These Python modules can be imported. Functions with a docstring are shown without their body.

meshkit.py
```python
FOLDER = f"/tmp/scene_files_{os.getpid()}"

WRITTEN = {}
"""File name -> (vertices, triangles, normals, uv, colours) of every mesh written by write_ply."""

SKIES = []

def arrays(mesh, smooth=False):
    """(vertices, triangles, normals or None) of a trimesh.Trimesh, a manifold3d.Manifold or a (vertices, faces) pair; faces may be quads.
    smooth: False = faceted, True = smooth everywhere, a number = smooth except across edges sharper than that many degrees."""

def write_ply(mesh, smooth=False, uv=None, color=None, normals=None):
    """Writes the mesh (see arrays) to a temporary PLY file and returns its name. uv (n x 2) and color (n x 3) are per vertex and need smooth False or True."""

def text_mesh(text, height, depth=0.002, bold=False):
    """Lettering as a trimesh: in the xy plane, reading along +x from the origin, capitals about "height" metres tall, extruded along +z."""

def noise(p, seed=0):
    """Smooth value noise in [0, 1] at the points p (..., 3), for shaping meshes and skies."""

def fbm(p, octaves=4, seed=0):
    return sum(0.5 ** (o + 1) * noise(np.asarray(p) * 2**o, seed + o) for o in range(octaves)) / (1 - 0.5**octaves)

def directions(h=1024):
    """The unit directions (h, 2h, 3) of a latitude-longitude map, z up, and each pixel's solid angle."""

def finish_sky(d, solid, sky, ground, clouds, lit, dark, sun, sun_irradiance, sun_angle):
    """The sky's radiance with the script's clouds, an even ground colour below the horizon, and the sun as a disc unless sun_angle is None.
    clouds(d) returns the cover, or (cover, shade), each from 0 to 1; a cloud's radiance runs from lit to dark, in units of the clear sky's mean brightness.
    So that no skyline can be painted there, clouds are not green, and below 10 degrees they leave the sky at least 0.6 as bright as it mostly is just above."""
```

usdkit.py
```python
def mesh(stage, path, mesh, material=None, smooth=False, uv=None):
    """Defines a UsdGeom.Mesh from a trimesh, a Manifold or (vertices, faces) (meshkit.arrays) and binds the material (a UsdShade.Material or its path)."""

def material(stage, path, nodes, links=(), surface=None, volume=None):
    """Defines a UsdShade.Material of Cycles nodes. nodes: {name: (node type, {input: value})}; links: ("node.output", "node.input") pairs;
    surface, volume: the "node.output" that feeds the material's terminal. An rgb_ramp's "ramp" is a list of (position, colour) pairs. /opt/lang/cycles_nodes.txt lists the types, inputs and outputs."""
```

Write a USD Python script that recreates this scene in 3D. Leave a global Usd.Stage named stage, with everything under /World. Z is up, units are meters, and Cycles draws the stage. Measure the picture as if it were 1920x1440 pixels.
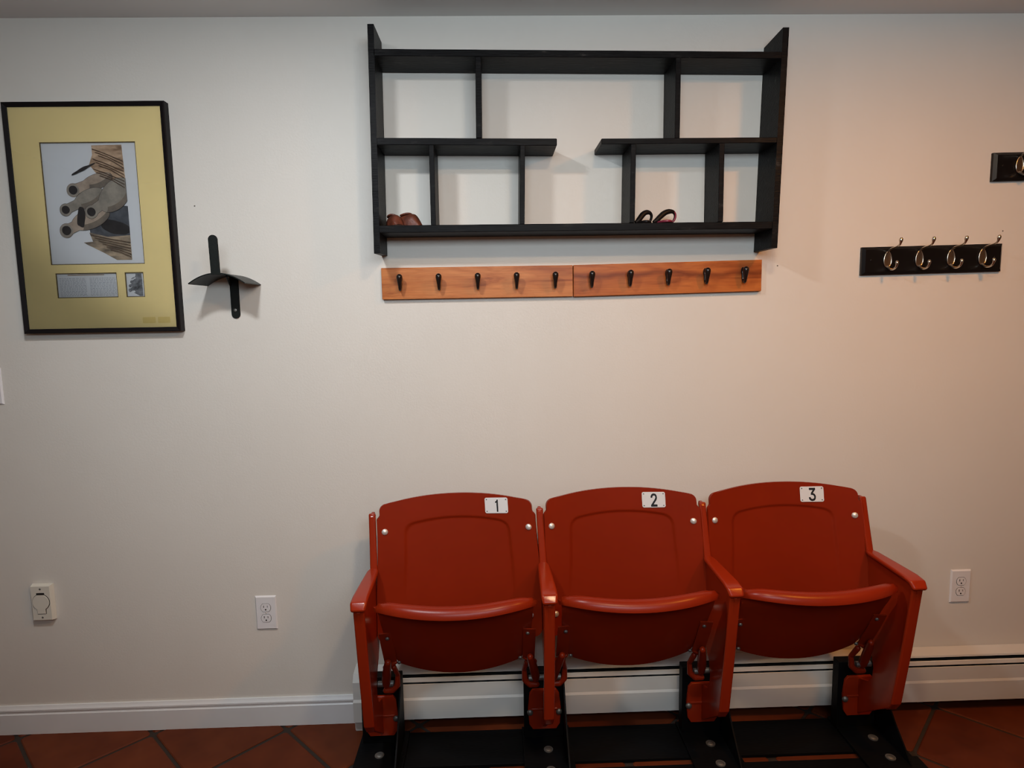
import math, random
import numpy as np, trimesh, manifold3d as m3, usdkit, meshkit
from shapely.geometry import Polygon, box as sbox, Point, LineString
from shapely.ops import unary_union
from pxr import Usd, UsdGeom, UsdLux, UsdShade, Gf, Sdf

random.seed(7)
RNG = np.random.default_rng(7)
stage = Usd.Stage.CreateInMemory()
UsdGeom.SetStageUpAxis(stage, 'Z'); UsdGeom.SetStageMetersPerUnit(stage, 1.0)
UsdGeom.Xform.Define(stage, '/World'); UsdGeom.Scope.Define(stage, '/World/Looks')

# ---------------------------------------------------------------- camera, lights, exposure
CAM_Y, CAM_Z, YAW, PITCH, ROLL, F_PX = -2.1821, 1.4738, 0.02717, 0.11355, -0.0173, 1191.9
cy, sy = math.cos(YAW), math.sin(YAW)
fw = np.array([sy*math.cos(PITCH), cy*math.cos(PITCH), -math.sin(PITCH)])
r0 = np.array([cy, -sy, 0.0]); u0 = np.cross(r0, fw)
rt = math.cos(ROLL)*r0 + math.sin(ROLL)*u0; up = -math.sin(ROLL)*r0 + math.cos(ROLL)*u0
cam = UsdGeom.Camera.Define(stage, '/World/camera')
cam.CreateHorizontalApertureAttr(36.0); cam.CreateVerticalApertureAttr(27.0)
cam.CreateFocalLengthAttr(36.0*F_PX/1920); cam.CreateClippingRangeAttr(Gf.Vec2f(0.05, 100))
cam.AddTransformOp().Set(Gf.Matrix4d(*rt, 0, *up, 0, *(-fw), 0, 0.0, CAM_Y, CAM_Z, 1))
cam.CreateExposureAttr(0.0)

CEIL = 2.4265
LAMPS = [(-0.66, -1.16, (0.90, 0.95, 1.0), 284.0), (1.42, -1.20, (1.0, 0.37, 0.04), 250.0), (0.38, -1.55, (1.0, 0.70, 0.42), 204.0)]
for k, (lx, ly, col, power) in enumerate(LAMPS):
    dl = UsdLux.DiskLight.Define(stage, f'/World/lamp_light_{k+1:03d}')
    dl.CreateRadiusAttr(0.08); dl.CreateIntensityAttr(power); dl.CreateColorAttr(Gf.Vec3f(*col))
    dl.AddTranslateOp().Set(Gf.Vec3d(lx, ly, CEIL-0.012))
# daylight in the window of the near wall, behind the camera
WIN = (-0.55, 1.05, 1.80, 2.36)          # x0, x1, z0, z1 in the wall at y = NEAR
NEAR = -2.6
wl = UsdLux.RectLight.Define(stage, '/World/window_daylight')
wl.CreateWidthAttr(WIN[1]-WIN[0]); wl.CreateHeightAttr(WIN[3]-WIN[2])
wl.CreateIntensityAttr(16.4); wl.CreateColorAttr(Gf.Vec3f(0.75, 0.895, 1.0))
wl.AddTranslateOp().Set(Gf.Vec3d((WIN[0]+WIN[1])/2, NEAR-0.16, (WIN[2]+WIN[3])/2)); wl.AddRotateXOp().Set(90.0)
dome = UsdLux.DomeLight.Define(stage, '/World/sky'); dome.CreateIntensityAttr(0.3); dome.CreateColorAttr(Gf.Vec3f(0.6, 0.78, 1.0))

# ---------------------------------------------------------------- helpers
used = {}
def numbered(path):
    n = used.get(path, 0); used[path] = n+1
    return path if n == 0 else f'{path}_{n:03d}'

def props(p, **kw):
    for k, v in kw.items():
        if v: p.SetCustomDataByKey(k, v)

def thing(name, label=None, cat=None, loc=(0, 0, 0), group=None, kind=None):
    x = UsdGeom.Xform.Define(stage, numbered('/World/'+name)); x.AddTranslateOp().Set(Gf.Vec3d(*loc))
    props(x.GetPrim(), label=label, category=cat, group=group, kind=kind)
    return x.GetPrim()

def obj(name, mesh, mat, parent=None, smooth=30, label=None, cat=None, kind=None, group=None):
    base = '/World' if parent is None else str(parent.GetPath())
    m = usdkit.mesh(stage, numbered(base+'/'+name), mesh, mat, smooth=smooth)
    props(m.GetPrim(), label=label, category=cat, kind=kind, group=group)
    return m.GetPrim()

def copy_of(src, name, loc, label):
    p = UsdGeom.Xform.Define(stage, numbered('/World/'+name)).GetPrim()
    p.GetReferences().AddInternalReference(src.GetPath()); p.SetInstanceable(True)
    p.GetAttribute('xformOp:translate').Set(Gf.Vec3d(*loc))
    props(p, label=label)
    return p

def cat(*ms): return trimesh.util.concatenate([tm(m) for m in ms])
def tm(m):
    if isinstance(m, m3.Manifold):
        a = m.to_mesh(); return trimesh.Trimesh(a.vert_properties[:, :3], a.tri_verts, process=False)
    return m
def bx(x0, x1, y0, y1, z0, z1, r=0.0, seg=2):
    """A box; r chamfers or rounds its edges."""
    x0, x1, y0, y1, z0, z1 = min(x0, x1), max(x0, x1), min(y0, y1), max(y0, y1), min(z0, z1), max(z0, z1)
    if r <= 0:
        b = trimesh.creation.box((x1-x0, y1-y0, z1-z0)); b.apply_translation(((x0+x1)/2, (y0+y1)/2, (z0+z1)/2)); return b
    s = m3.Manifold.sphere(r, 4*seg)
    return tm(m3.Manifold.batch_hull([s.translate((x, y, z)) for x in (x0+r, x1-r) for y in (y0+r, y1-r) for z in (z0+r, z1-r)]))
def chain(pts, rad, seg=14):
    """Rounded bar through points: hulls of neighbouring spheres, one mesh."""
    rad = np.broadcast_to(rad, len(pts))
    sp = [m3.Manifold.sphere(float(r), seg).translate(tuple(map(float, p))) for p, r in zip(pts, rad)]
    return tm(m3.Manifold.batch_boolean([m3.Manifold.batch_hull([a, b]) for a, b in zip(sp[:-1], sp[1:])], m3.OpType.Add))
def spline(pts, n):
    from scipy.interpolate import CubicSpline
    pts = np.asarray(pts, float); t = np.r_[0, np.cumsum(np.linalg.norm(np.diff(pts[:, :3], axis=0), axis=1))]
    return CubicSpline(t, pts)(np.linspace(0, t[-1], n))
def sweep(pts, rad, n=10):
    """Smooth tube with its own radius at each point, capped."""
    pts = np.asarray(pts, float); rad = np.broadcast_to(rad, len(pts))
    T = np.gradient(pts, axis=0); T /= np.linalg.norm(T, axis=1, keepdims=True)
    a = np.array([1.0, 0, 0]) if abs(T[0, 0]) < 0.9 else np.array([0, 1.0, 0])
    v = []
    for p, t, r in zip(pts, T, rad):
        a = a - t*(a@t); a /= np.linalg.norm(a); b = np.cross(t, a)
        th = np.linspace(0, 2*np.pi, n, endpoint=False)
        v.append(p + r*(np.cos(th)[:, None]*a + np.sin(th)[:, None]*b))
    v = np.vstack(v+[pts[:1], pts[-1:]]); f = []
    m = len(pts)
    for i in range(m-1):
        for j in range(n):
            k = (j+1) % n
            f += [[i*n+j, i*n+k, (i+1)*n+k], [i*n+j, (i+1)*n+k, (i+1)*n+j]]
    for j in range(n):
        k = (j+1) % n
        f += [[m*n, k, j], [m*n+1, (m-1)*n+j, (m-1)*n+k]]
    return trimesh.Trimesh(v, f, process=False)
def prism(poly, depth, axis='y', at=0.0, bevel=0.0):
    """Shapely polygon extruded. axis y: polygon in (x, z), from y = at to at+depth; axis x: polygon in (y, z)."""
    out = []
    for g in getattr(poly, 'geoms', [poly]):
        if bevel > 0:
            cs = m3.CrossSection([np.array(g.exterior.coords)[:-1]] + [np.array(h.coords)[:-1] for h in g.interiors], m3.FillRule.EvenOdd)
            a = m3.Manifold.extrude(cs.offset(-bevel, m3.JoinType.Round, circular_segments=16), depth)
            b = m3.Manifold.extrude(cs, depth-2*bevel).translate((0, 0, bevel))
            if not g.interiors and g.convex_hull.area - g.area < 1e-9: mm = m3.Manifold.batch_hull([a, b])
            else: mm = a + b
            e = tm(mm)
        else: e = trimesh.creation.extrude_polygon(g, depth, engine='earcut')
        out.append(e)
    e = cat(*out); v = e.vertices.copy()
    if axis == 'y': e.vertices = np.c_[v[:, 0], at+v[:, 2], v[:, 1]]; e.faces = e.faces[:, ::-1]
    elif axis == 'x': e.vertices = np.c_[at+v[:, 2], v[:, 0], v[:, 1]]
    else: e.vertices = v + [0, 0, at]
    return e
def rrect(x0, x1, z0, z1, r): return sbox(x0+r, z0+r, x1-r, z1-r).buffer(r, quad_segs=6)
def dome_head(c, r, h, axis=(0, -1, 0), n=16):
    """Flattened dome (bolt head) at c, bulging along axis."""
    prof = [(r*math.sin(a), h*math.cos(a)) for a in np.linspace(0, math.pi/2, 6)] + [(r, -0.002)]
    m = trimesh.creation.revolve(np.array([(0, -0.002)] + prof[::-1]), sections=n)
    m.apply_transform(trimesh.geometry.align_vectors((0, 0, 1), axis)); m.apply_translation(c)
    return m
def shell(P, th):
    """Closed shell from a grid of points P (rows, columns, 3) thickened along its normals."""
    du = np.gradient(P, axis=1); dv = np.gradient(P, axis=0); N = np.cross(du, dv); N /= np.linalg.norm(N, axis=-1, keepdims=True)
    nv, nu = P.shape[:2]; th = np.broadcast_to(th, (nv, nu))
    A, B = P.reshape(-1, 3), (P+N*th[..., None]).reshape(-1, 3); n = nv*nu
    i, j = np.meshgrid(np.arange(nv-1), np.arange(nu-1), indexing='ij'); a = (i*nu+j).ravel(); b, c, d = a+1, a+nu+1, a+nu
    f = [np.c_[a, c, b], np.c_[a, d, c], np.c_[a, b, c]+n, np.c_[a, c, d]+n]
    rim = np.r_[np.arange(nu), np.arange(1, nv)*nu+nu-1, (nv-1)*nu+np.arange(nu-2, -1, -1), np.arange(nv-2, 0, -1)*nu]
    q = np.roll(rim, -1)
    f += [np.c_[rim, q, q+n], np.c_[rim, q+n, rim+n]]
    m = trimesh.Trimesh(np.vstack([A, B]), np.vstack(f), process=False)
    if m.volume < 0: m.invert()
    return m
def sm(x, a, b):
    t = np.clip((x-a)/(b-a), 0, 1); return t*t*(3-2*t)
def shear_z(m, x0, x1, dz):
    m.vertices[:, 2] += dz*(m.vertices[:, 0]-x0)/(x1-x0); return m
def shear_x(m, z0, z1, dx):
    m.vertices[:, 0] += dx*(m.vertices[:, 2]-z0)/(z1-z0); return m
def rot_y(m, deg, c):
    m.apply_transform(trimesh.transformations.rotation_matrix(math.radians(deg), (0, 1, 0), c)); return m

# ---------------------------------------------------------------- materials
def L(*c): return tuple(((v/255+0.055)/1.055)**2.4 if v > 10 else v/255/12.92 for v in c)
def mat(name, color, rough=0.5, metallic=0.0, bump=0.0, bump_scale=60.0, vary=0.0, vary_scale=4.0, stretch=(1, 1, 1), color2=None, **kw):
    nodes = {'p': ('principled_bsdf', {'base_color': color, 'roughness': rough, 'metallic': metallic, **kw})}
    links = []
    if bump or vary or color2:
        nodes['tc'] = ('texture_coordinate', {}); nodes['mp'] = ('mapping', {'scale': stretch}); links.append(('tc.object', 'mp.vector'))
    if vary or color2:
        c2 = color2 or tuple(c*(1-vary) for c in color)
        nodes['n'] = ('noise_texture', {'scale': vary_scale, 'detail': 5.0, 'roughness': 0.6})
        nodes['r'] = ('rgb_ramp', {'ramp': [(0.3, c2), (0.68, color)]})
        links += [('mp.vector', 'n.vector'), ('n.fac', 'r.fac'), ('r.color', 'p.base_color')]
    if bump:
        nodes['nb'] = ('noise_texture', {'scale': bump_scale, 'detail': 3.0})
        nodes['b'] = ('bump', {'strength': bump, 'distance': 0.002})
        links += [('mp.vector', 'nb.vector'), ('nb.fac', 'b.height'), ('b.normal', 'p.normal')]
    return usdkit.material(stage, '/World/Looks/'+name, nodes, links, surface='p.BSDF')

WALLPAINT = mat('wall_paint', (0.70, 0.655, 0.59), 0.55, bump=0.12, bump_scale=140, vary=0.03, vary_scale=3)
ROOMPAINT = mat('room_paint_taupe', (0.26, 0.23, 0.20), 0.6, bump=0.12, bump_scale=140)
CEILPAINT = mat('ceiling_paint', (0.78, 0.77, 0.75), 0.7, bump=0.1, bump_scale=120)
TRIMPAINT = mat('trim_paint', (0.72, 0.72, 0.72), 0.35, vary=0.05, vary_scale=6)
HEATER = mat('heater_enamel', (0.62, 0.60, 0.565), 0.45, specular_ior_level=0.3, vary=0.05, vary_scale=5)
DARKGAP = mat('heater_inside', (0.02, 0.02, 0.02), 0.8)
BLACKWOOD = usdkit.material(stage, '/World/Looks/black_stained_wood', {
    'tc': ('texture_coordinate', {}), 'mp': ('mapping', {'scale': (2.0, 6.0, 6.0)}), 'n': ('noise_texture', {'scale': 7.0, 'detail': 5.0, 'roughness': 0.65}),
    'r': ('rgb_ramp', {'ramp': [(0.30, (0.0050, 0.0048, 0.0052)), (0.58, (0.0085, 0.0082, 0.0084)), (0.67, (0.016, 0.015, 0.0145)), (0.75, (0.070, 0.063, 0.056))]}),
    'mb': ('mapping', {'scale': (4.0, 30.0, 30.0)}), 'nb': ('noise_texture', {'scale': 6.0, 'detail': 3.0}), 'b': ('bump', {'strength': 0.4, 'distance': 0.002}),
    'p': ('principled_bsdf', {'roughness': 0.42, 'specular_ior_level': 0.06})},
    [('tc.object', 'mp.vector'), ('mp.vector', 'n.vector'), ('n.fac', 'r.fac'), ('r.color', 'p.base_color'), ('tc.object', 'mb.vector'), ('mb.vector', 'nb.vector'), ('nb.fac', 'b.height'), ('b.normal', 'p.normal')], surface='p.BSDF')
BLACKPAINT = mat('black_lacquer', (0.006, 0.005, 0.005), 0.28, specular_ior_level=0.25)
BASEBLACK = mat('black_painted_lumber', (0.0045, 0.0045, 0.005), 0.45, bump=0.3, bump_scale=40, stretch=(1, 5, 5), specular_ior_level=0.05)
IRON = mat('black_iron', (0.010, 0.012, 0.011), 0.42, bump=0.15, bump_scale=200, specular_ior_level=0.25)
BRONZE = mat('dark_bronze', (0.012, 0.007, 0.006), 0.22, specular_ior_level=0.6)
NICKEL = mat('satin_nickel', (0.62, 0.55, 0.46), 0.22, 1.0)
CHROME = mat('zinc_bolt', (0.80, 0.76, 0.70), 0.38, 0.55)
DULLBOLT = mat('dull_bolt', (0.22, 0.22, 0.21), 0.5, 0.8)
PLATEWHITE = mat('white_plate_plastic', (0.74, 0.72, 0.72), 0.35)
IVORY = mat('ivory_plastic', (0.68, 0.64, 0.55), 0.4)
FILLER = mat('hole_grey', (0.16, 0.14, 0.12), 0.7)
SLOT = mat('slot_dark', (0.02, 0.018, 0.016), 0.6)
RED = mat('red_enamel_iron', (0.27, 0.020, 0.004), 0.20, bump=0.06, bump_scale=90, specular_ior_level=0.35)
REDPLASTIC = mat('red_moulded_plastic', (0.235, 0.0165, 0.003), 0.30, specular_ior_level=0.25, bump=0.05, bump_scale=160, vary=0.12, vary_scale=5)
ALU = mat('number_plate_enamel', (0.72, 0.72, 0.72), 0.35)
INK = mat('black_ink', (0.008, 0.008, 0.010), 0.5)
FRAMEWOOD = mat('black_frame_wood', (0.0075, 0.0055, 0.006), 0.5, specular_ior_level=0.15)
MATBOARD = mat('ochre_mat_board', L(228, 204, 142), 0.85, vary=0.06, vary_scale=5)
MATEDGE = mat('mat_bevel_core', L(92, 76, 44), 0.8)
PAPER = mat('print_paper', (0.60, 0.595, 0.60), 0.75)
GLASS = usdkit.material(stage, '/World/Looks/picture_glass', {'t': ('transparent_bsdf', {'color': (0.97, 0.97, 0.97)}), 'g': ('glossy_bsdf', {'roughness': 0.02, 'color': (1, 1, 1)}), 'f': ('fresnel', {'IOR': 1.45}), 'm': ('mix_closure', {})},
    [('f.fac', 'm.fac'), ('t.BSDF', 'm.closure1'), ('g.BSDF', 'm.closure2')], surface='m.closure')
GROUT = mat('grout', L(42, 31, 23), 0.9, bump=0.4, bump_scale=120)
TILES = [mat(f'terracotta_{k}', c, 0.42, bump=0.25, bump_scale=14, specular_ior_level=0.08, color2=c2, vary_scale=7) for k, (c, c2) in enumerate([
    ((0.120, 0.026, 0.009), (0.085, 0.018, 0.007)), ((0.105, 0.021, 0.007), (0.070, 0.013, 0.005)), ((0.130, 0.031, 0.011), (0.090, 0.020, 0.008))])]

def wood(name, light, mid, dark, streak=None):
    n = {'tc': ('texture_coordinate', {}), 'mp': ('mapping', {'scale': (2.2, 13.0, 13.0)}),
         'n1': ('noise_texture', {'scale': 2.0, 'detail': 6.0, 'roughness': 0.62, 'distortion': 0.7}),
         'r1': ('rgb_ramp', {'ramp': [(0.33, dark), (0.46, mid), (0.62, light)]}),
         'mp2': ('mapping', {'scale': (5.0, 120.0, 120.0)}), 'n2': ('noise_texture', {'scale': 2.0, 'detail': 4.0}),
         'r2': ('rgb_ramp', {'ramp': [(0.3, (0.80, 0.78, 0.76)), (0.65, (1, 1, 1))]}),
         'mx': ('mix_color', {'blend_type': 'multiply', 'fac': 0.8}),
         'p': ('principled_bsdf', {'roughness': 0.40, 'specular_ior_level': 0.25})}
    l = [('tc.object', 'mp.vector'), ('mp.vector', 'n1.vector'), ('n1.fac', 'r1.fac'), ('tc.object', 'mp2.vector'), ('mp2.vector', 'n2.vector'), ('n2.fac', 'r2.fac'),
         ('r1.color', 'mx.a'), ('r2.color', 'mx.b')]
    out = 'mx.result'
    if streak:
        n.update({'sx': ('separate_xyz', {}), 'ns': ('noise_texture', {'scale': 3.2, 'detail': 2.0}), 'mps': ('mapping', {'scale': (1.6, 0.01, 0.01)}),
                  'a': ('math', {'math_type': 'multiply_add', 'value2': 0.055, 'value3': streak-0.0275}), 'd': ('math', {'math_type': 'subtract'}), 'ab': ('math', {'math_type': 'absolute'}),
                  'rs': ('rgb_ramp', {'ramp': [(0.0, (0.34, 0.22, 0.14)), (0.10, (0.50, 0.36, 0.28)), (0.32, (1, 1, 1))]}), 'sc': ('math', {'math_type': 'multiply', 'value2': 22.0}),
                  'mx2': ('mix_color', {'blend_type': 'multiply', 'fac': 0.75})})
        l += [('tc.object', 'sx.vector'), ('tc.object', 'mps.vector'), ('mps.vector', 'ns.vector'), ('ns.fac', 'a.value1'), ('sx.z', 'd.value1'), ('a.value', 'd.value2'), ('d.value', 'ab.value1'),
              ('ab.value', 'sc.value1'), ('sc.value', 'rs.fac'), (out, 'mx2.a'), ('rs.color', 'mx2.b')]
        out = 'mx2.result'
    l.append((out, 'p.base_color'))
    return usdkit.material(stage, '/World/Looks/'+name, n, l, surface='p.BSDF')
RAILWOOD = wood('honey_pine', (0.60, 0.215, 0.062), (0.50, 0.155, 0.038), (0.34, 0.085, 0.018))
RAILWOOD2 = wood('honey_pine_streaked', (0.52, 0.150, 0.030), (0.43, 0.110, 0.020), (0.30, 0.068, 0.011), streak=0.070)

# ---------------------------------------------------------------- the room
XL, XR = -2.7, 3.1
T = 0.12
wall = thing('wall_back', kind='structure')
obj('plaster', bx(XL-T, XR+T, 0, T, -.06, CEIL), WALLPAINT, wall, False)
obj('wall_left', bx(XL-T, XL, NEAR, 0, -.06, CEIL), ROOMPAINT, None, False, kind='structure')
obj('wall_right', bx(XR, XR+T, NEAR, 0, -.06, CEIL), ROOMPAINT, None, False, kind='structure')
near = tm(m3.Manifold.cube((XR-XL+2*T, T, CEIL+.06)).translate((XL-T, NEAR-T, -.06)) - m3.Manifold.cube((WIN[1]-WIN[0], 1, WIN[3]-WIN[2])).translate((WIN[0], NEAR-0.5, WIN[2])))
obj('wall_near', near, ROOMPAINT, None, False, kind='structure')
obj('ceiling', bx(XL-T, XR+T, NEAR-T, T, CEIL, CEIL+0.1), CEILPAINT, None, False, kind='structure')
# screw holes left in the wall
for (hx, hz) in ((0.976, 1.614), (1.757, 1.720), (-0.979, 1.838)):
    h = dome_head((hx, -0.0002, hz), 0.0024, 0.0012); obj('filled_screw_hole', h, FILLER, wall)
# floor of square terracotta tiles laid diagonally
floor = thing('floor', kind='structure')
obj('grout', bx(XL-T, XR+T, NEAR-T, 0, -0.06, -0.004), GROUT, floor, False)
room = sbox(XL, NEAR, XR, -0.002); PITCH_D = 0.473
for i in range(-14, 22):
    for j in range(-14, 22):
        s0, d0 = 1.087+PITCH_D*i, 1.63+PITCH_D*j                    # x+y and x-y of the joints
        g = 0.0055*math.sqrt(2)
        q = [((s+d)/2, (s-d)/2) for s, d in ((s0+g, d0+g), (s0+PITCH_D-g, d0+g), (s0+PITCH_D-g, d0+PITCH_D-g), (s0+g, d0+PITCH_D-g))]
        t = Polygon(q).buffer(-0.012).buffer(0.012, quad_segs=2).intersection(room)
        if t.is_empty or t.area < 4e-4 or t.geom_type != 'Polygon': continue
        t = t.simplify(0.0015)
        c = np.array(t.exterior.coords)[:-1]; ctr = np.array(t.centroid.coords[0]); n = len(c)
        h = 0.0015*(random.random()-0.5)
        inner = ctr+(c-ctr)*(1-0.006/np.maximum(np.linalg.norm(c-ctr, axis=1, keepdims=True), 0.02))
        v = np.vstack([np.c_[c, np.full(n, -0.012)], np.c_[c, np.full(n, h-0.003)], np.c_[inner, np.full(n, h)], [[*ctr, h+0.0004]]])
        f = []
        ccw = t.exterior.is_ccw
        for a in range(n):
            b = (a+1) % n
            f += [[a, b, n+b], [a, n+b, n+a], [n+a, n+b, 2*n+b], [n+a, 2*n+b, 2*n+a], [2*n+a, 2*n+b, 3*n]]
        f = np.array(f); f = f if ccw else f[:, ::-1]
        obj('tile', trimesh.Trimesh(v, f, process=False), TILES[random.randrange(3)], floor, 25)
# window behind the camera
w = thing('window_1', kind='structure')
x0, x1, z0, z1 = WIN
fr = [bx(x0, x0+.05, NEAR-.1, NEAR-.02, z0, z1), bx(x1-.05, x1, NEAR-.1, NEAR-.02, z0, z1), bx(x0, x1, NEAR-.1, NEAR-.02, z0, z0+.05), bx(x0, x1, NEAR-.1, NEAR-.02, z1-.05, z1)]
obj('window_frame', cat(*fr), TRIMPAINT, w, False)
for k in (1, 2): obj('mullion', bx(x0+(x1-x0)*k/3-.02, x0+(x1-x0)*k/3+.02, NEAR-.09, NEAR-.03, z0+.05, z1-.05), TRIMPAINT, w, False)
obj('pane', bx(x0+.05, x1-.05, NEAR-.062, NEAR-.058, z0+.05, z1-.05), GLASS, w, False)
# recessed ceiling lamps
for k, (lx, ly, col, pw) in enumerate(LAMPS):
    r = thing('ceiling_lamp', ['round white flush ceiling lamp over the picture frame side', 'round white flush ceiling lamp over the black coat racks', 'round white flush ceiling lamp over the red seats'][k], 'lamp', (lx, ly, CEIL))
    ring = trimesh.creation.revolve(np.array([(0.083, 0), (0.115, 0), (0.113, -0.006), (0.088, -0.010), (0.083, -0.004), (0.083, 0)]), sections=40); ring.fix_normals()
    obj('trim_ring', ring, TRIMPAINT, r)
# baseboard, left of the heater
prof = Polygon([(0, 0), (-.014, 0), (-.014, .074), (-.011, .077), (-.011, .083), (-.0135, .086), (-.0135, .092), (-.009, .097), (-.006, .104), (0, .104)])
obj('baseboard_back', prism(prof, (-.512)-XL, 'x', XL), TRIMPAINT, None, 20, kind='structure')

# ---------------------------------------------------------------- baseboard heater
HX0, HX1 = -0.512, XR-0.002
ht = thing('baseboard_heater', 'long off-white metal baseboard heater along the wall behind the red seats', 'heater')
obj('back_plate', bx(HX0+.02, HX1, -.004, -.0005, .02, .214, .001), HEATER, ht)
lid = Polygon([(-.004, .217), (-.040, .203), (-.042, .197), (-.040, .197), (-.038, .200), (-.004, .213)])
obj('top_lid', prism(lid, HX1-HX0-.02, 'x', HX0+.02), HEATER, ht, 20)
dmp = Polygon([(-.060, .1955), (-.064, .1945), (-.067, .182), (-.064, .181), (-.061, .191)])
obj('damper', prism(dmp, HX1-HX0-.02, 'x', HX0+.02), HEATER, ht, 20)
fp = Polygon([(-.064, .174), (-.069, .174), (-.0695, .126), (-.0735, .118), (-.072, .046), (-.066, .046), (-.068, .116), (-.064, .124)])
obj('front_panel', prism(fp, HX1-HX0-.02, 'x', HX0+.02), HEATER, ht, 20)
fins = [bx(HX0+.03, HX1-.01, -.052, -.006, .06, .182)]
obj('heating_element', cat(*fins), DARKGAP, ht, False)
cap = Polygon([(-.0005, .002), (-.060, .002), (-.066, .04), (-.078, .045), (-.080, .12), (-.074, .128), (-.072, .19), (-.055, .214), (-.0005, .222)])
obj('end_cap', prism(cap, .034, 'x', HX0-.008, .002), HEATER, ht, 25)

# ---------------------------------------------------------------- wall shelf
sh = thing('wall_shelf', 'large black-stained wooden wall shelf of staggered cubbies, hung above the wooden peg rails', 'shelf')
D = -.140
def board(x0, x1, zl, zr, th, y0=-.001, y1=D, r=.0015): return shear_z(bx(x0, x1, y0, y1, zl, zl+th, r, 1), x0, x1, zr-zl)
left = prism(Polygon([(0, 1.667), (D, 1.662), (D, 2.344), (-.001, 2.346)]), .019, 'x', -.371)
obj('side_panel', shear_x(left, 1.66, 2.345, .008), BLACKWOOD, sh, 20)
right = prism(Polygon([(-.001, 1.661), (D, 1.661), (D, 2.328), (-.001, 2.322)]), .019, 'x', .892)
obj('side_panel', shear_x(right, 1.66, 2.325, .017), BLACKWOOD, sh, 20)
obj('shelf_board', board(-.348, .908, 2.2525, 2.2365, .0205), BLACKWOOD, sh, 20)
obj('shelf_board', board(-.3485, .208, 1.9915, 1.984, .021), BLACKWOOD, sh, 20)
obj('shelf_board', board(.347, .9005, 1.9865, 1.9855, .017), BLACKWOOD, sh, 20)
obj('shelf_board', board(-.352, .893, 1.7255, 1.7215, .0225), BLACKWOOD, sh, 20)
for (a, b, c, d, tilt) in ((-.0425, -.025, 2.0095, 2.2485, .003), (.577, .593, 2.003, 2.2415, .001), (-.190, -.1745, 1.747, 1.990, .001), (.089, .104, 1.7465, 1.986, .005), (.437, .453, 1.7465, 1.9865, .003), (.7185, .735, 1.7455, 1.9865, .000)):
    obj('divider', shear_x(bx(a, b, -.001, D+.001, c, d, .0012, 1), c, d, tilt), BLACKWOOD, sh, 20)

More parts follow.
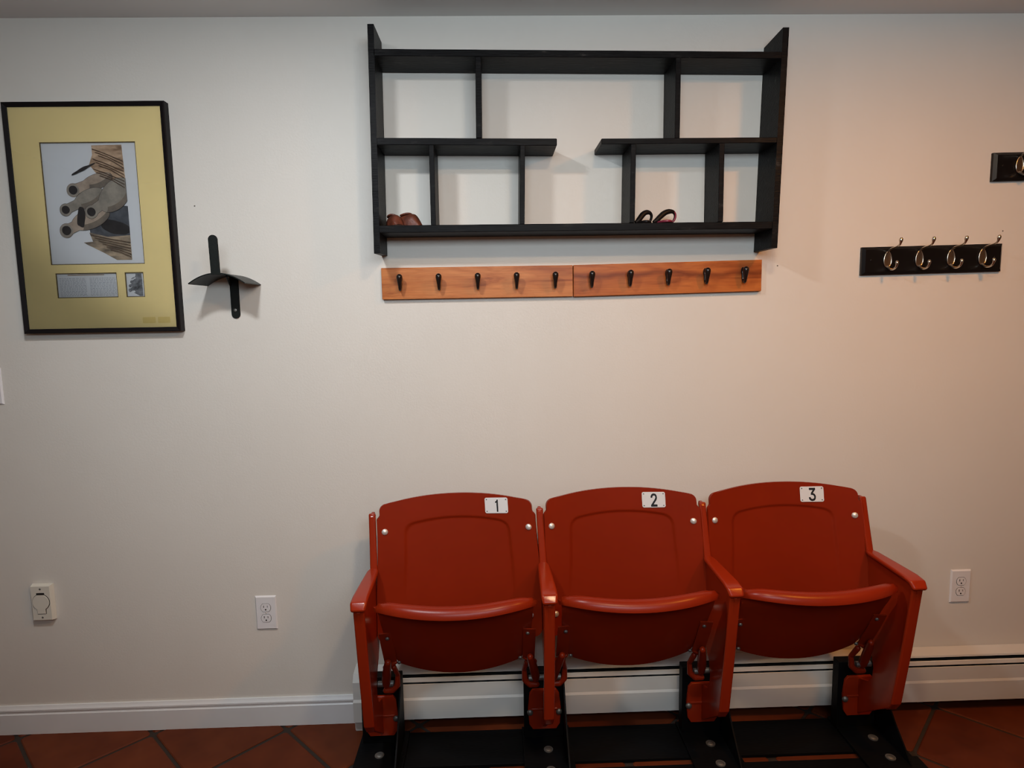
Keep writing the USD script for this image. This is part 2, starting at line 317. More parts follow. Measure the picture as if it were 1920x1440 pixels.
# ---------------------------------------------------------------- slippers and sandals on the shelf
BROWN = mat('red_brown_leather', (0.15, 0.034, 0.014), 0.5, bump=0.5, bump_scale=90, color2=(0.055, 0.013, 0.006), vary_scale=40)
BROWNIN = mat('dark_brown_lining', (0.028, 0.010, 0.005), 0.7)
def slipper(loc, yaw, length, wid, hgt, label):
    t = thing('slipper', label, 'slipper', loc)
    u = np.linspace(0, 1, 26); th = np.linspace(0, np.pi, 17)
    rows = []
    for s in u:                                        # s = 0 toe, 1 heel
        w2 = wid/2*(math.sin(math.pi*min(1, .10+.86*s))**.45)*(0.93+.1*math.sin(3*s)); hh = hgt*(0.45+0.55*math.sin(math.pi*min(1, .12+.72*s))**.8)*(math.sin(math.pi*min(.5, .06+1.6*s)) if s < .28 else 1)
        if s > .93: hh *= 1-(s-.93)*5
        rows.append([(w2*math.cos(a), (s-.5)*length, max(.002, hh*math.sin(a)**.8)) for a in th])
    P = np.array(rows); P += (meshkit.fbm(P*70, 3, 5)[..., None]-.5)*.004*np.array([1, 1, 1]); P[..., 2] = np.maximum(P[..., 2], .0015)
    m = shell(P, .0025)
    R = trimesh.transformations.rotation_matrix(yaw, (0, 0, 1)); m.apply_transform(R)
    obj('upper', m, BROWN, t, 50)
    sole = prism(Polygon([((wid/2+.001)*(math.sin(math.pi*min(1, .10+.86*s))**.45)*q, (s-.5)*length) for q, ss in ((1, u), (-1, u[::-1])) for s in ss]).buffer(.0005), .003, 'z', 0.0); sole.apply_transform(R)
    obj('sole', sole, BROWNIN, t, 30)
    mouth = trimesh.creation.icosphere(3, 1.0); mouth.apply_scale((wid*.30, length*.20, .004)); mouth.apply_translation((0, length*.14, hgt*.93)); mouth.apply_transform(R)
    obj('opening', mouth, BROWNIN, t, True)
    cuff = sweep([(wid*.33*math.cos(a), length*.14+length*.23*math.sin(a), hgt*.94+.002*math.sin(2*a)) for a in np.linspace(0, 2*np.pi, 30)], .003, 8); cuff.apply_transform(R)
    obj('cuff', cuff, BROWN, t, True)
SB = 1.7485
slipper((-.312, -.085, SB-.0005), 0.5, .095, .046, .040, 'small red-brown leather slipper at the left, against the shelf side panel')
slipper((-.263, -.082, SB-.0010), 1.15, .085, .046, .044, 'small red-brown leather slipper with the larger rounded back, right of its mate')
BLACKRUB = mat('black_rubber', (0.008, 0.006, 0.006), 0.4, specular_ior_level=0.2)
PINK = mat('dark_pink_rubber', (0.22, 0.022, 0.045), 0.4)
def sandal(loc, label, hgt, wid, ln, edge, lean):
    t = thing('sandal', label, 'sandal', loc)
    u = np.linspace(0, 2*np.pi, 40)
    out = Polygon([(wid*.5*math.cos(a)*(1+.12*math.sin(a)), ln*.5*math.sin(a)) for a in u])
    obj('sole', prism(out, .007, 'z', 0, .002), edge, t)
    arc = spline([(-wid*.62, 0, .004), (-wid*.25, .0, hgt*.50), (wid*.18+lean*.5, 0, hgt*.93), (wid*.46+lean, 0, hgt*.84), (wid*.50+lean, 0, hgt*.45), (wid*.36, 0, .005)], 30)
    arc[:, 1] += np.linspace(-ln*.22, .004, 30)
    rad = np.interp(np.linspace(0, 1, 30), [0, .15, .35, .55, .68, .8, 1], [.0050, .0085, .0092, .0078, .0052, .0034, .0030])
    st_ = sweep(arc, rad, 12); obj('strap', st_, BLACKRUB, t, 60)
    e = arc[17:].copy(); e[:, 0] += .0015; e[:, 1] -= .0022
    obj('strap_edge', sweep(e, np.linspace(.0030, .0032, len(e)), 8), edge, t, True)
sandal((.492, -.085, SB-.0015), 'black strap sandal beside the shelf divider, plain black edges', .040, .050, .11, BLACKRUB, .0)
sandal((.558, -.082, SB-.0015), 'black strap sandal with a dark pink edge, right of the plain one', .042, .062, .12, PINK, .006)

# ---------------------------------------------------------------- honey wood rails with dark hooks
def hook_rail(x0, x1, z0, z1, tilt, material, label, hooks):
    t = thing('hook_rail', label, 'coat rack', (x0, 0, z0))
    w_, h_ = x1-x0, z1-z0
    ba = bx(0, w_, -.0185, -.0005, 0, h_, .002, 2)
    obj('board', shear_z(ba, 0, w_, tilt), material, t)
    for hx in hooks:
        x = hx-x0; zz = h_*.77+tilt*x/w_
        pts = spline([(x, -.018, zz-.010), (x, -.022, zz-.026), (x, -.029, zz-.047), (x, -.038, zz-.050), (x, -.045, zz-.036), (x, -.048, zz-.014), (x, -.048, zz+.001)], 26)
        rad = np.interp(np.linspace(0, 1, 26), [0, .3, .5, .62, .9, .96, 1], [.0048, .0046, .0046, .0056, .0102, .0092, .0040])
        pl = prism(Point(0, 0).buffer(1, quad_segs=8), .004, 'y', -.0225); pl.vertices[:, 0] = pl.vertices[:, 0]*.0062+x; pl.vertices[:, 2] = pl.vertices[:, 2]*.014+zz-.013
        obj('hook', cat(sweep(pts, rad, 14), pl), BRONZE, t, 50)
hook_rail(-.372, .2705, 1.5210, 1.6255, .000, RAILWOOD, 'honey-coloured wooden rail with five dark teardrop hooks, the left one under the shelf', [-.308+.1292*k for k in range(5)])
hook_rail(.2725, .9145, 1.5200, 1.6255, .0085, RAILWOOD2, 'honey wooden rail with five dark hooks and a dark grain streak, right under the shelf', [.3315+.1292*k for k in range(5)])

# ---------------------------------------------------------------- black racks with nickel coat hooks
rack = thing('coat_rack', 'black coat rack board with four nickel double hooks, all of it in view', 'coat rack', (1.506, 0, 1.6265))
TILT = .006
bd = m3.Manifold.batch_hull([tm_ for tm_ in (m3.Manifold.cube((.488, .010, .094)).translate((-.244, -.0105, -.047)), m3.Manifold.cube((.470, .018, .076)).translate((-.235, -.0185, -.038)))])
obj('board', shear_z(tm(bd), 0, 1, TILT/.49), BLACKPAINT, rack, 15)
for k in range(4):
    x = -.160+.1098*k; zc = .0045+TILT*x/.49
    ring = []
    a = np.linspace(0, 2*np.pi, 33)
    sx = .0125*np.sin(a)*(1-.18*np.cos(a)); sz = .0255*np.cos(a)-.001
    hk = [sweep(np.c_[x+sx, np.full(33, -.0215), zc+sz], .0024, 8)]
    pl = prism(Polygon(np.c_[sx, sz]), .003, 'y', -.0215); pl.vertices += [x, 0, zc]
    up_ = spline([(x, -.021, zc+.024), (x, -.040, zc+.033), (x, -.066, zc+.037), (x, -.083, zc+.043), (x, -.088, zc+.054), (x, -.088, zc+.064)], 24)
    hk.append(sweep(up_, np.interp(np.linspace(0, 1, 24), [0, .5, .8, .93, 1], [.0034, .0030, .0036, .0068, .0040]), 12))
    lo = spline([(x, -.021, zc-.024), (x, -.036, zc-.034), (x, -.054, zc-.036), (x, -.068, zc-.029), (x, -.073, zc-.017), (x, -.071, zc-.010)], 24)
    hk.append(sweep(lo, np.interp(np.linspace(0, 1, 24), [0, .5, .8, .93, 1], [.0040, .0032, .0036, .0058, .0035]), 12))
    h = obj('hook', cat(*hk), NICKEL, rack, 60)
    obj('hook_plate', pl, mat(f'nickel_plate_{k}', (0.34, 0.25, 0.17), 0.35, 1.0) if k == 0 else '/World/Looks/nickel_plate_0', h, 30)
for s in (-.215, .215): obj('screw', dome_head((s, -.0185, TILT*s/.49+.002), .004, .0015), BLACKPAINT, rack)
copy_of(rack, 'coat_rack', (1.943, 0, 1.934), 'upper black coat rack board, cut off by the right picture edge')

# ---------------------------------------------------------------- hose hanger
hg = thing('hose_hanger', 'black metal hose hanger with a curved saddle and upright front lip beside the picture', 'hanger', (-.866, 0, 1.6))
tt = np.linspace(-1, 1, 25)
P = np.array([[(.0885*t_, y, .0105-.032*t_*t_) for t_ in tt] for y in np.linspace(-.001, -.140, 9)])
obj('saddle', shell(P, .0035), IRON, hg, 40)
def strap(z0, z1, round_top): 
    w2 = .0145
    body = sbox(-w2, z0, w2, z1); c = Point(0, z1 if round_top else z0).buffer(w2, quad_segs=10)
    return body.union(c)
obj('front_lip', shear_x(prism(strap(.004, .112, True), .004, 'y', -.142, .0008), 0, .12, -.002), IRON, hg, 30)
obj('wall_strap', prism(strap(-.119, .006, False), .004, 'y', -.0045, .0008), IRON, hg, 30)
obj('screw', dome_head((-.001, -.0045, -.106), .0055, .002), DULLBOLT, hg)
obj('brace', cat(chain([(-.012, -.004, -.022), (-.004, -.05, .004)], .004, 8)), IRON, hg, 30)

# ---------------------------------------------------------------- framed print
FX0, FX1, FZ0, FZ1 = -1.552, -1.040, 1.428, 2.163
pf = thing('picture_frame', 'tall black-framed print of grey clay jugs on an ochre mat', 'picture', (0, 0, 0))
fwid = .0145
def moulding(x0, x1, z0, z1, w_, y0, y1):
    outer = [(x0, z0), (x1, z0), (x1, z1), (x0, z1)]; inn = [(x0+w_, z0+w_), (x1-w_, z0+w_), (x1-w_, z1-w_), (x0+w_, z1-w_)]
    mid = [(x0+.003, z0+.003), (x1-.003, z0+.003), (x1-.003, z1-.003), (x0+.003, z1-.003)]
    out = []
    for k in range(4):
        b = (k+1) % 4
        sec = lambda k: [(*outer[k], y0), (*outer[k], y1+.003), (*mid[k], y1), (*inn[k], y1+.004), (*inn[k], y0)]
        v = np.array([(p[0], p[2], p[1]) for p in sec(k)+sec(b)])
        f = [];
        for a in range(5):
            c = (a+1) % 5; f += [[a, c, 5+c], [a, 5+c, 5+a]]
        f += [[0, 2, 1], [0, 3, 2], [0, 4, 3], [5, 6, 7], [5, 7, 8], [5, 8, 9]]
        m = trimesh.Trimesh(v, f, process=False)
        if m.volume < 0: m.invert()
        out.append(m)
    return out
for m in moulding(FX0, FX1, FZ0, FZ1, fwid, -.0005, -.031): obj('frame_rail', m, FRAMEWOOD, pf, 20)
PW = (-1.4485, -1.1445, 1.651, 2.040); CW = (-1.437, -1.239, 1.543, 1.624); TW = (-1.213, -1.152, 1.543, 1.624)
matp = sbox(FX0+.012, FZ0+.012, FX1-.012, FZ1-.012)
for q in (PW, CW, TW): matp = matp.difference(sbox(q[0], q[2], q[1], q[3]))
mt = obj('mat_board', prism(matp, .003, 'y', -.022), MATBOARD, pf, False)
for q in (PW, CW, TW):
    rim = sbox(q[0], q[2], q[1], q[3]).difference(sbox(q[0]+.0025, q[2]+.0025, q[1]-.0025, q[3]-.0025))
    obj('bevel_edge', prism(rim, .002, 'y', -.0205), MATEDGE, mt, False)
obj('backing_board', bx(FX0+.012, FX1-.012, -.016, -.012, FZ0+.012, FZ1-.012), PAPER, pf, False)
obj('faded_stamp', prism(unary_union([rrect(-1.166, -1.124, 1.456, 1.476, .002), rrect(-1.116, -1.076, 1.456, 1.476, .002)]), .0003, 'y', -.0223), mat('faded_stamp_ink', L(212, 184, 112), 0.85), mt, False)
gl = obj('glass', bx(FX0+.012, FX1-.012, -.0255, -.0240, FZ0+.012, FZ1-.012), GLASS, pf, False)
# the printed sheets: a generic rocky ledge with rounded boulders, flat print
def pigment(name, a, b, scale, stretch): return mat(name, L(*a), 0.8, color2=L(*b), vary_scale=scale, stretch=stretch)
CLIFF = pigment('print_cliff', (196, 164, 134), (120, 92, 68), 26, (1, 1, 2.6)); CLIFF2 = pigment('print_ledge', (172, 150, 124), (96, 84, 72), 26, (1, 1, 2.6))
STONE = pigment('print_stone', (172, 152, 134), (140, 122, 106), 34, (1, 1, 1)); STONED = pigment('print_stone_dark', (84, 86, 90), (50, 52, 58), 30, (1, 1, 1))
STONE2 = pigment('print_stone_grey', (150, 140, 126), (118, 110, 100), 30, (1, 1, 1)); STONED2 = pigment('print_stone_umber', (120, 106, 92), (92, 84, 76), 34, (1, 1, 1))
SHADE = pigment('print_dark', (40, 36, 36), (24, 20, 20), 40, (1, 1, 1)); CREVICE = pigment('print_crevice', (92, 68, 50), (60, 44, 34), 40, (1, 1, 1))
def pw(u, v, q=PW): return (q[0]+(q[1]-q[0])*u, q[3]-(q[3]-q[2])*v)
def blob(cx, cz, rx, rz, seed, rot=0.0, q=PW, wob=.10):
    a = np.linspace(0, 2*np.pi, 40, endpoint=False); rr = 1+wob*(meshkit.noise(np.c_[np.cos(a)*1.6+seed, np.sin(a)*1.6, a*0], seed)*2-1)
    x, z = rx*rr*np.cos(a), rz*rr*np.sin(a); c, s = math.cos(rot), math.sin(rot)
    return Polygon([pw(cx+x_*c-z_*s, cz+x_*s+z_*c, q) for x_, z_ in zip(x, z)])
def picture(q, parent, dark, lines):
    ink = lambda m: INK2 if dark else m
    lay = [0]
    def put(name, poly, m):
        lay[0] += 1; clip = poly.buffer(0).intersection(sbox(q[0]+.004, q[2]+.004, q[1]-.004, q[3]-.004))
        if not clip.is_empty: obj(name, prism(clip, .00012, 'y', -.0163-.00012*lay[0]), ink(m), parent, False)
    P_ = lambda pts: Polygon([pw(u, v, q) for u, v in pts])
    rgt = sbox(q[0], q[2], q[0]+.86*(q[1]-q[0]), q[3])
    put('cliff', P_([(.53, .025), (.845, .022), (.86, .36), (.70, .30), (.55, .245), (.49, .18), (.53, .10)]), CLIFF)
    put('ledge', P_([(.43, .735), (.60, .72), (.86, .73), (.86, .965), (.70, .965), (.56, .90), (.40, .835), (.36, .815), (.46, .81)]), CLIFF2)
    put('hollow', P_([(.42, .60), (.60, .50), (.86, .52), (.86, .76), (.62, .77), (.44, .735)]), STONED)
    put('hollow', blob(.70, .69, .16, .055, 16, .2, q, .2).intersection(rgt), SHADE if not dark else STONED)
    def jug(mx, mz, bx_, bz, rx, rz, rot, r, seed, m, md):
        body = blob(bx_, bz, rx, rz, seed, rot, q, .05).intersection(rgt)
        neck = LineString([pw(mx, mz, q), pw(bx_, bz, q)]).buffer(r*1.15*(q[1]-q[0])).intersection(rgt)
        whole = body.union(neck.difference(Point(pw(mx, mz, q)).buffer(1e-6))).union(blob(mx, mz, r*1.5, r*1.2, 3, 0, q, .03))
        put('jug_shade', whole.buffer(.0009), SHADE if not dark else STONED); put('jug', whole, m)
        low = whole.difference(unary_union([blob(bx_-.02, bz-.045, rx*1.02, rz, seed, rot, q, .05), blob(mx+.06, mz-.03, r*2.6, r*1.6, 4, 0, q, .05)]))
        low = max(getattr(low, 'geoms', [low]), key=lambda g_: g_.area); put('jug_underside', low, md)
        put('jug_rim', blob(mx, mz, r*1.42, r*1.12, 3, 0, q, .03), STONE2); put('jug_mouth', blob(mx, mz, r, r*.8, 9, 0, q, .05), SHADE)
    jug(.30, .385, .56, .315, .17, .062, -.25, .045, 1, STONE, STONED2)
    jug(.205, .545, .46, .455, .17, .075, -.3, .042, 2, STONE2, STONED2)
    jug(.195, .715, .46, .62, .21, .085, -.25, .048, 4, STONE, STONED2)
    jug(.475, .565, .74, .425, .20, .115, -.5, .045, 3, STONE2, STONED2)
    put('crevice', blob(.36, .60, .040, .085, 12, .10, q, .30), SHADE); put('crevice', blob(.43, .215, .13, .013, 14, -.35, q, .35), SHADE)
    if lines:
        for k in range(9):
            u, v = .54+.03*(k % 3), .055+.027*k
            ln = LineString([pw(u, v, q), pw(u+.12, v+.035, q), pw(.85, v+.10, q)]).buffer(.0011); put('strata_line', ln, CREVICE)
        for k in range(6):
            ln = LineString([pw(.45+.04*k, .755+.025*k, q), pw(.65+.02*k, .79+.022*k, q), pw(.86, .82+.024*k, q)]).buffer(.0011); put('strata_line', ln, CREVICE)
INK2 = mat('print_grey_ink', (0.05, 0.052, 0.055), 0.8, color2=(0.25, 0.25, 0.26), vary_scale=60)
ps = obj('art_print', bx(PW[0]-.004, PW[1]+.004, -.0163, -.0160, PW[2]-.004, PW[3]+.004), PAPER, pf, False, label='printed sheet with grey clay jugs stacked on a brown rock ledge')
picture(PW, ps, False, True)
cs_ = obj('caption_sheet', bx(CW[0]-.004, CW[1]+.004, -.0163, -.0160, CW[2]-.004, CW[3]+.004), PAPER, pf, False, label='printed caption sheet in two columns')
words = []
for c0, c1 in ((.04, .475), (.535, .96)):
    for r in range(13):
        u = c0; v = .20+.058*r
        while u < c1:
            wl_ = min(random.uniform(.018, .055), c1-u); a = pw(u, v, CW); b = pw(u+wl_, v+.026, CW); words.append(sbox(a[0], b[1], b[0], a[1])); u += wl_+.013
obj('text_line', prism(unary_union(words), .00012, 'y', -.01645), mat('caption_ink', (0.36, 0.365, 0.38), 0.8), cs_, False)
a, b = pw(.18, .06, CW), pw(.78, .10, CW)
obj('title_line', prism(sbox(a[0], b[1], b[0], a[1]), .00012, 'y', -.01645), mat('caption_title_ink', (0.30, 0.22, 0.16), 0.8), cs_, False)
ts = obj('thumbnail_print', bx(TW[0]-.004, TW[1]+.004, -.0163, -.0160, TW[2]-.004, TW[3]+.004), PAPER, pf, False, label='small grey version of the print')
picture(TW, ts, True, False)

# ---------------------------------------------------------------- outlets, vacuum inlet, switch
def plate(w_, h_, d_, r=.002): 
    a = m3.Manifold.cube((w_, .001, h_)).translate((-w_/2, -.0015, -h_/2)); b = m3.Manifold.cube((w_-.008, .001, h_-.008)).translate((-w_/2+.004, -d_, -h_/2+.004))
    return tm(m3.Manifold.batch_hull([a, b]))
ol = thing('wall_outlet', 'white duplex power outlet on the bare wall left of the red seats', 'outlet', (-.8285, 0, .4255))
obj('cover_plate', plate(.074, .124, .0065), PLATEWHITE, ol, 12)
for dz in (.0195, -.0195):
    face = Point(0, dz).buffer(.0172, quad_segs=10).intersection(sbox(-.02, dz-.0142, .02, dz+.0142))
    gap = obj('recess', prism(face.buffer(.0011), .0012, 'y', -.0071), SLOT, ol, False)
    fc = obj('socket', prism(face, .0016, 'y', -.0082, .0004), PLATEWHITE, ol, 20)
    obj('slot', prism(unary_union([sbox(-.0075, dz+.0005, -.0054, dz+.0085), sbox(.0054, dz+.0010, .0073, dz+.0080)]), .0004, 'y', -.0085), SLOT, fc, False)
    obj('ground_hole', prism(Point(0, dz-.0068).buffer(.0027), .0004, 'y', -.0085), SLOT, fc, False)
obj('screw', dome_head((0, -.0066, 0), .0028, .0012), CHROME, ol)
copy_of(ol, 'wall_outlet', (1.6865, 0, .448), 'white duplex power outlet on the wall right of the red seats')

vi = thing('vacuum_inlet', 'ivory wall inlet for a central vacuum with a round flap, low at the far left', 'wall inlet', (-1.5965, 0, .491))
obj('cover_plate', plate(.072, .130, .019), IVORY, vi, 12)
door = Point(0, .004).buffer(.0285, quad_segs=14).union(sbox(-.014, -.037, .014, -.012)).union(sbox(-.012, .02, .012, .036))
obj('flap_groove', prism(door.buffer(.0016), .0012, 'y', -.0197), SLOT, vi, False)
obj('flap', prism(door.difference(sbox(-.02, .030, .02, .05)), .0030, 'y', -.0222, .0008), IVORY, vi, 25)
obj('hinge', bx(-.0115, .0115, -.0212, -.019, .0315, .0375, .0008), SLOT, vi)
for z in (.051, -.052): obj('screw', dome_head((0, -.019, z), .0035, .001), DULLBOLT, vi)

sw = thing('light_switch', 'white light switch plate cut off by the left picture edge', 'light switch', (-1.698, 0, 1.2535))
obj('cover_plate', plate(.074, .125, .0065), PLATEWHITE, sw, 12)
obj('toggle', bx(-.005, .005, -.016, -.006, -.004, .012, .0015), PLATEWHITE, sw)

# ---------------------------------------------------------------- row of three folding stadium seats
row = thing('stadium_seats', 'three joined red folding stadium seats numbered 1, 2 and 3 on a black base', 'seats')
SX = [-.4035, .1455, .6865, 1.2265]
def warp(m):                                    # the old seats stand slightly askew: they rise a little to the right
    v = m.vertices.copy(); v[:, 2] += .0095*(v[:, 0]-.41); v[:, 0] -= .007*np.clip((v[:, 2]-.66)/.17, 0, 1.4); m.vertices = v; return m
def wobj(name, mesh, *a, **k): return obj(name, warp(mesh), *a, **k)
for X, off in zip(SX, (-.002, .008, .011, .024)):
    web = Polygon([(-.122, .823), (-.128, .831), (-.152, .831), (-.158, .823), (-.198, .655), (-.430, .653), (-.438, .63), (-.362, .225), (-.345, .205), (-.300, .172), (-.175, .076), (-.166, .080),
                   (-.166, .200), (-.190, .208), (-.225, .222), (-.246, .248), (-.250, .285), (-.238, .325), (-.205, .36), (-.180, .40), (-.170, .47), (-.165, .64)]).buffer(.003).buffer(-.003)
    parts = [prism(web, .011, 'x', X-.0055, .0015)]
    # upright rib, front rib, bottom rib
    rib = lambda pts, w_, r: tm(m3.Manifold.batch_boolean([m3.Manifold.batch_hull([m3.Manifold.sphere(r, 10).translate((X+s*(w-r), p[0], p[1])) for p, w in ((a, wa), (b, wb)) for s in (-1, 1)]) for (a, wa), (b, wb) in zip(zip(pts[:-1], w_[:-1]), zip(pts[1:], w_[1:]))], m3.OpType.Add))
    parts.append(rib([(-.150, .827), (-.172, .740), (-.193, .658)], [.0115, .0115, .0120], .0055))
    parts.append(rib([(-.432, .640), (-.400, .43), (-.3645, .235)], [.0165, .0165, .0165], .0055))
    parts.append(rib([(-.3645, .235), (-.349, .210), (-.330, .196)], [.0165, .014, .010], .005))
    fl = Polygon([(-.040, .066), (.040, .066), (.052, .085), (.056, .14), (.050, .195), (.040, .208), (-.040, .208), (-.050, .195), (-.056, .14), (-.052, .085)])
    f = prism(fl, .011, 'y', -.1735, .0015); f.vertices[:, 0] += X; parts.append(f)
    rb = bx(X-.045, X+.045, -.1775, -.172, .136, .143, .002); parts.append(rb)
    st = wobj('standard', cat(*parts), RED, row, 35)
    arm = [((-.190, .657), .013), ((-.215, .658), .019), ((-.300, .659), .022), ((-.400, .660), .0245), ((-.430, .656), .0245), ((-.441, .644), .022)]
    wobj('armrest', rib([a[0] for a in arm], [a[1] for a in arm], .0075), RED, st, 40)
    for s in (-1, 1): wobj('bolt', dome_head((X+s*.049, -.1745, .128), .0105, .007), DULLBOLT, st)
    # black base under each standard
    up_ = obj('upright', bx(X-.0685, X+.0685, -.161, -.123, .024, .262, .002), BASEBLACK, row, 25)
    gus = Polygon([(-.161, .258), (-.185, .215), (-.225, .160), (-.275, .105), (-.325, .060), (-.360, .024), (-.161, .024)])
    obj('gusset', prism(gus, .005, 'x', X+.0635, .0006), BASEBLACK, up_, 20)
    ft = obj('foot_plate', bx(X-.079+off*.5, X+.084+off*.6, -.60, -.100, .012, .024, .0015), BASEBLACK, row, 25)
    for y in (-.223, -.318): obj('bolt', cat(dome_head((X+off, y, .024), .0125, .005, (0, 0, 1)), trimesh.creation.cylinder(.0155, .003, 20, transform=trimesh.transformations.translation_matrix((X+off, y, .0252)))), DULLBOLT, ft)
obj('base_plate', bx(-.484, 1.300, -.266, -.094, 0.0008, .012, .0015), BASEBLACK, row, 25)
obj('base_plate', bx(-.484, 1.352, -.500, -.298, 0.0008, .012, .0015), BASEBLACK, row, 25)

def smin(a, b, k):
    h = np.clip(.5+.5*(b-a)/k, 0, 1); return b*(1-h)+a*h-k*h*(1-h)
ZB = .418
def crown(xf): return .8845-.021*np.abs(xf)**2.1
def halfw(d, z):                                # d: distance below the top edge
    w_ = .2475+.0095*sm(d, .034, .050)+.010*sm(.80-z, 0, .25)
    r = .022
    w_ = np.where(d < r, w_-r+np.sqrt(np.maximum(r*r-(r-np.minimum(d, r))**2, 0)), w_)
    rb = .03; e = z-ZB
    return np.where(e < rb, w_-rb+np.sqrt(np.maximum(rb*rb-(rb-np.clip(e, 0, rb))**2, 0)), w_)
def back_y(x, z):
    y = -.158-(.89-z)*.120-.034*(np.abs(x)/.25)**2+.034
    dtop = .806-.018*(x/.17)**2-z; dside = (.168+.05*(.80-z))-np.abs(x)
    d = smin(dtop, dside, .03)
    return y+.0042*sm(d, -.005, .005)*sm(z, .50, .68)
def back_point(x, z, off=0.0):
    y = float(back_y(np.float64(x), np.float64(z))); e = 1e-3
    nx = (float(back_y(np.float64(x+e), np.float64(z)))-float(back_y(np.float64(x-e), np.float64(z))))/(2*e); nz = (float(back_y(np.float64(x), np.float64(z+e)))-float(back_y(np.float64(x), np.float64(z-e))))/(2*e)
    n = np.array([nx, -1.0, nz]); n /= np.linalg.norm(n)
    return np.array([x, y, z])+n*off, n
def make_back(cx):
    nu, nv = 150, 130
    s = np.linspace(0, 1, nv); s = s**1.15; xf = np.linspace(-1, 1, nu)
    P = np.zeros((nv, nu, 3))
    for j in range(nv):
        ztop = crown(xf); z = ztop-(ztop-ZB)*s[j]; d = ztop-z
        hw = halfw(d, z); x = xf*hw; P[j] = np.c_[x, back_y(x, z), z]
    m = shell(P, .010); m.vertices[:, 0] += cx
    return m
def pan_row(xf, hw_lip=.236):
    """Profile of the folded seat at lateral fraction xf: from bottom edge to rolled lip."""
    x2 = abs(xf)**2
    b = np.array([(-.262, .3355), (-.285, .375), (-.332, .462), (-.380, .548), (-.410, .594), (-.421, .616), (-.430, .6275), (-.4415, .6315), (-.453, .6265), (-.457, .6120)])
    b[:, 1] += np.array([.034, .030, .012, .006, .010, .013, .015, .016, .016, .016])*x2
    tip = 1-.62*abs(xf)**7; b[5:] = b[4]+(b[5:]-b[4])*tip
    b[:, 0] += np.array([.010, .014, .020, .024, .030, .034, .036, .040, .042, .042])*x2
    return b
def make_seat(cx):
    nu = 61; xf = np.linspace(-1, 1, nu); rows = []
    hw = np.array([.192, .208, .222, .228, .231, .233, .235, .236, .235, .232])
    C = []
    for f_ in xf:
        b = pan_row(f_); C.append(spline(np.c_[hw*f_, b], 40))
    P = np.array(C).transpose(1, 0, 2)
    m = shell(P, -.010); m.vertices[:, 0] += cx
    return m
PLATES = [(.1335, '1'), (.112, '2'), (.1055, '3')]
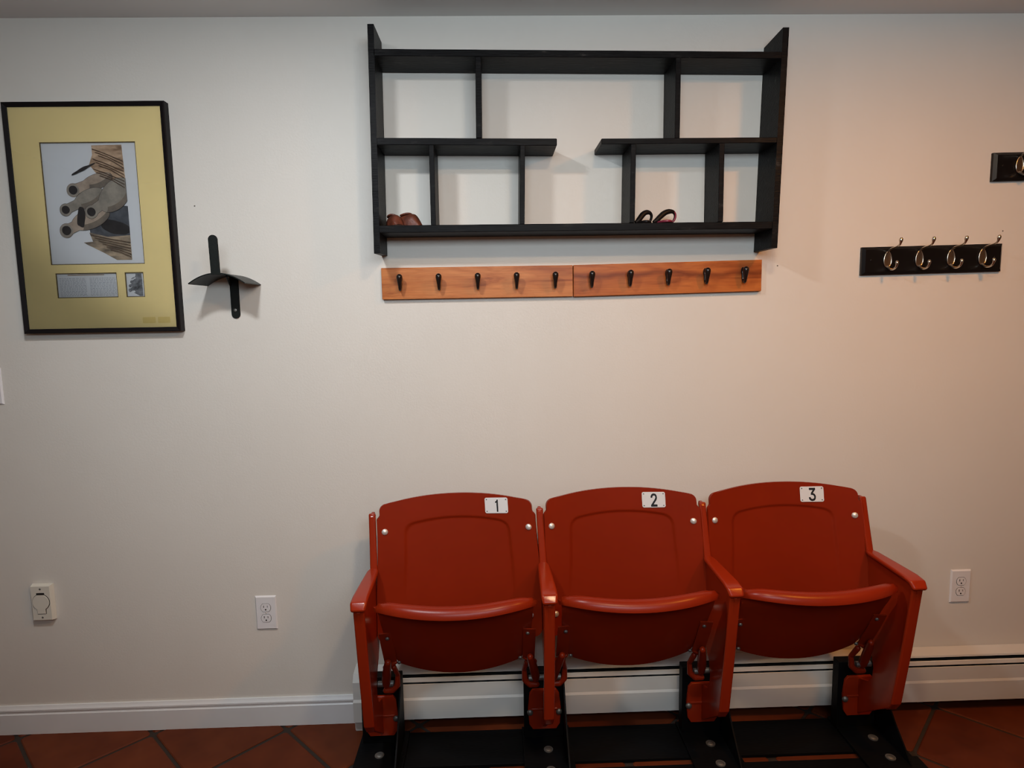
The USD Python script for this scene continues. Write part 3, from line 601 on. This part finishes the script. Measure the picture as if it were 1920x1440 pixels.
for k in range(3):
    cx = (SX[k]+SX[k+1])/2
    bk = wobj('backrest', make_back(cx), REDPLASTIC, row, 40)
    for (x, z) in ((-.2345, .7745), (.2345, .7745), (-.231, .488), (.231, .488)):
        p, n = back_point(x, z); wobj('bolt', dome_head(p+[cx, 0, 0], .0105, .0062, n), CHROME, bk)
    # number plate
    px_, ch = PLATES[k]
    p, n = back_point(px_, .8425, .0012)
    ax = np.array([1.0, 0, 0]); ax = ax-n*(ax@n); ax /= np.linalg.norm(ax); az = np.cross(ax, n)*-1
    az = np.cross(n, ax); az = az if az[2] > 0 else -az
    def place(m): 
        v = m.vertices.copy(); m.vertices = p+[cx, 0, 0]+v[:, :1]*ax+v[:, 1:2]*az+v[:, 2:3]*n
        if m.volume < 0: m.invert()
        return m
    pw_, ph_ = (.0765, .0515)
    pl = trimesh.creation.extrude_polygon(rrect(-pw_/2, pw_/2, -ph_/2, ph_/2, .006), .0014, engine='earcut')
    npl = wobj('number_plate', place(pl), ALU, bk, False, label=f'small white plate with the number {ch}')
    t_ = meshkit.text_mesh(ch, .041, .0005, bold=True) if ch != '1' else trimesh.creation.extrude_polygon(Polygon([(.006, 0), (.0125, 0), (.0125, .040), (.0078, .040), (.0055, .0355), (0, .0335), (0, .0290), (.006, .0305)]), .0005, engine='earcut')
    b_ = t_.bounds
    t_.vertices -= [(b_[0][0]+b_[1][0])/2, (b_[0][1]+b_[1][1])/2, 0]; t_.vertices *= [.74, 1, 1]; t_.vertices += [.001, -.001, .0014]
    wobj('numeral', place(t_), INK, npl, False)
    rv = cat(*[trimesh.creation.cylinder(.0021, .0009, 10, transform=trimesh.transformations.translation_matrix((sx_*.032, sz_*.0195, .0016))) for sx_ in (-1, 1) for sz_ in (-1, 1)])
    wobj('rivet', place(rv), DULLBOLT, npl, False)
    st = wobj('seat', make_seat(cx), REDPLASTIC, row, 50)
    for s in (-1, 1):
        # steel bracket under the pan and its arm down to the pivot on the standard
        rows_ = []
        for t_ in np.linspace(0.05, .57, 14):
            r_ = []
            for q in np.linspace(.200, .238, 4):
                b = spline(np.c_[np.linspace(0, 1, 10)*0, pan_row(.97)], 40)[:, 1:]; i = t_*39; lo_ = int(i); fr_ = i-lo_
                y, z = b[lo_]*(1-fr_)+b[min(39, lo_+1)]*fr_; r_.append((cx+s*q, y-.003-.006*(q-.2)/.038, z-.0015))
            rows_.append(r_)
        br = [shell(np.array(rows_), .004)]
        br.append(chain([(cx+s*.222, -.300, .400), (cx+s*.232, -.268, .352), (cx+s*.240, -.243, .312), (cx+s*.243, -.226, .285)], [.011, .014, .015, .014], 12))
        br.append(chain([(cx+s*.236, -.262, .362), (cx+s*.205, -.262, .378)], [.010, .006], 10))
        br.append(chain([(cx+s*.206, -.222, .312), (cx+s*.208, -.224, .278), (cx+s*.224, -.226, .262), (cx+s*.246, -.226, .262)], [.008, .010, .010, .010], 12))
        br.append(chain([(cx+s*.206, -.222, .312), (cx+s*.214, -.245, .352)], [.008, .009], 10))
        bc = wobj('hinge_bracket', cat(*br), REDPLASTIC, st, 45)
        pv = trimesh.creation.cylinder(.0095, .05, 16, transform=trimesh.transformations.rotation_matrix(math.pi/2, (0, 1, 0))); pv.apply_translation((cx+s*.245, -.226, .285))
        wobj('pivot_pin', pv, DULLBOLT, bc, 30)
        for (x, t_) in ((.214, .50), (.192, .09)):
            b = spline(np.c_[np.zeros(10), pan_row(.9)], 40)[:, 1:]; y, z = b[int(t_*39)]
            wobj('bolt', dome_head((cx+s*x, y-.006, z-.003), .0062, .004, (0, -.87, -.5)), DULLBOLT, bc)
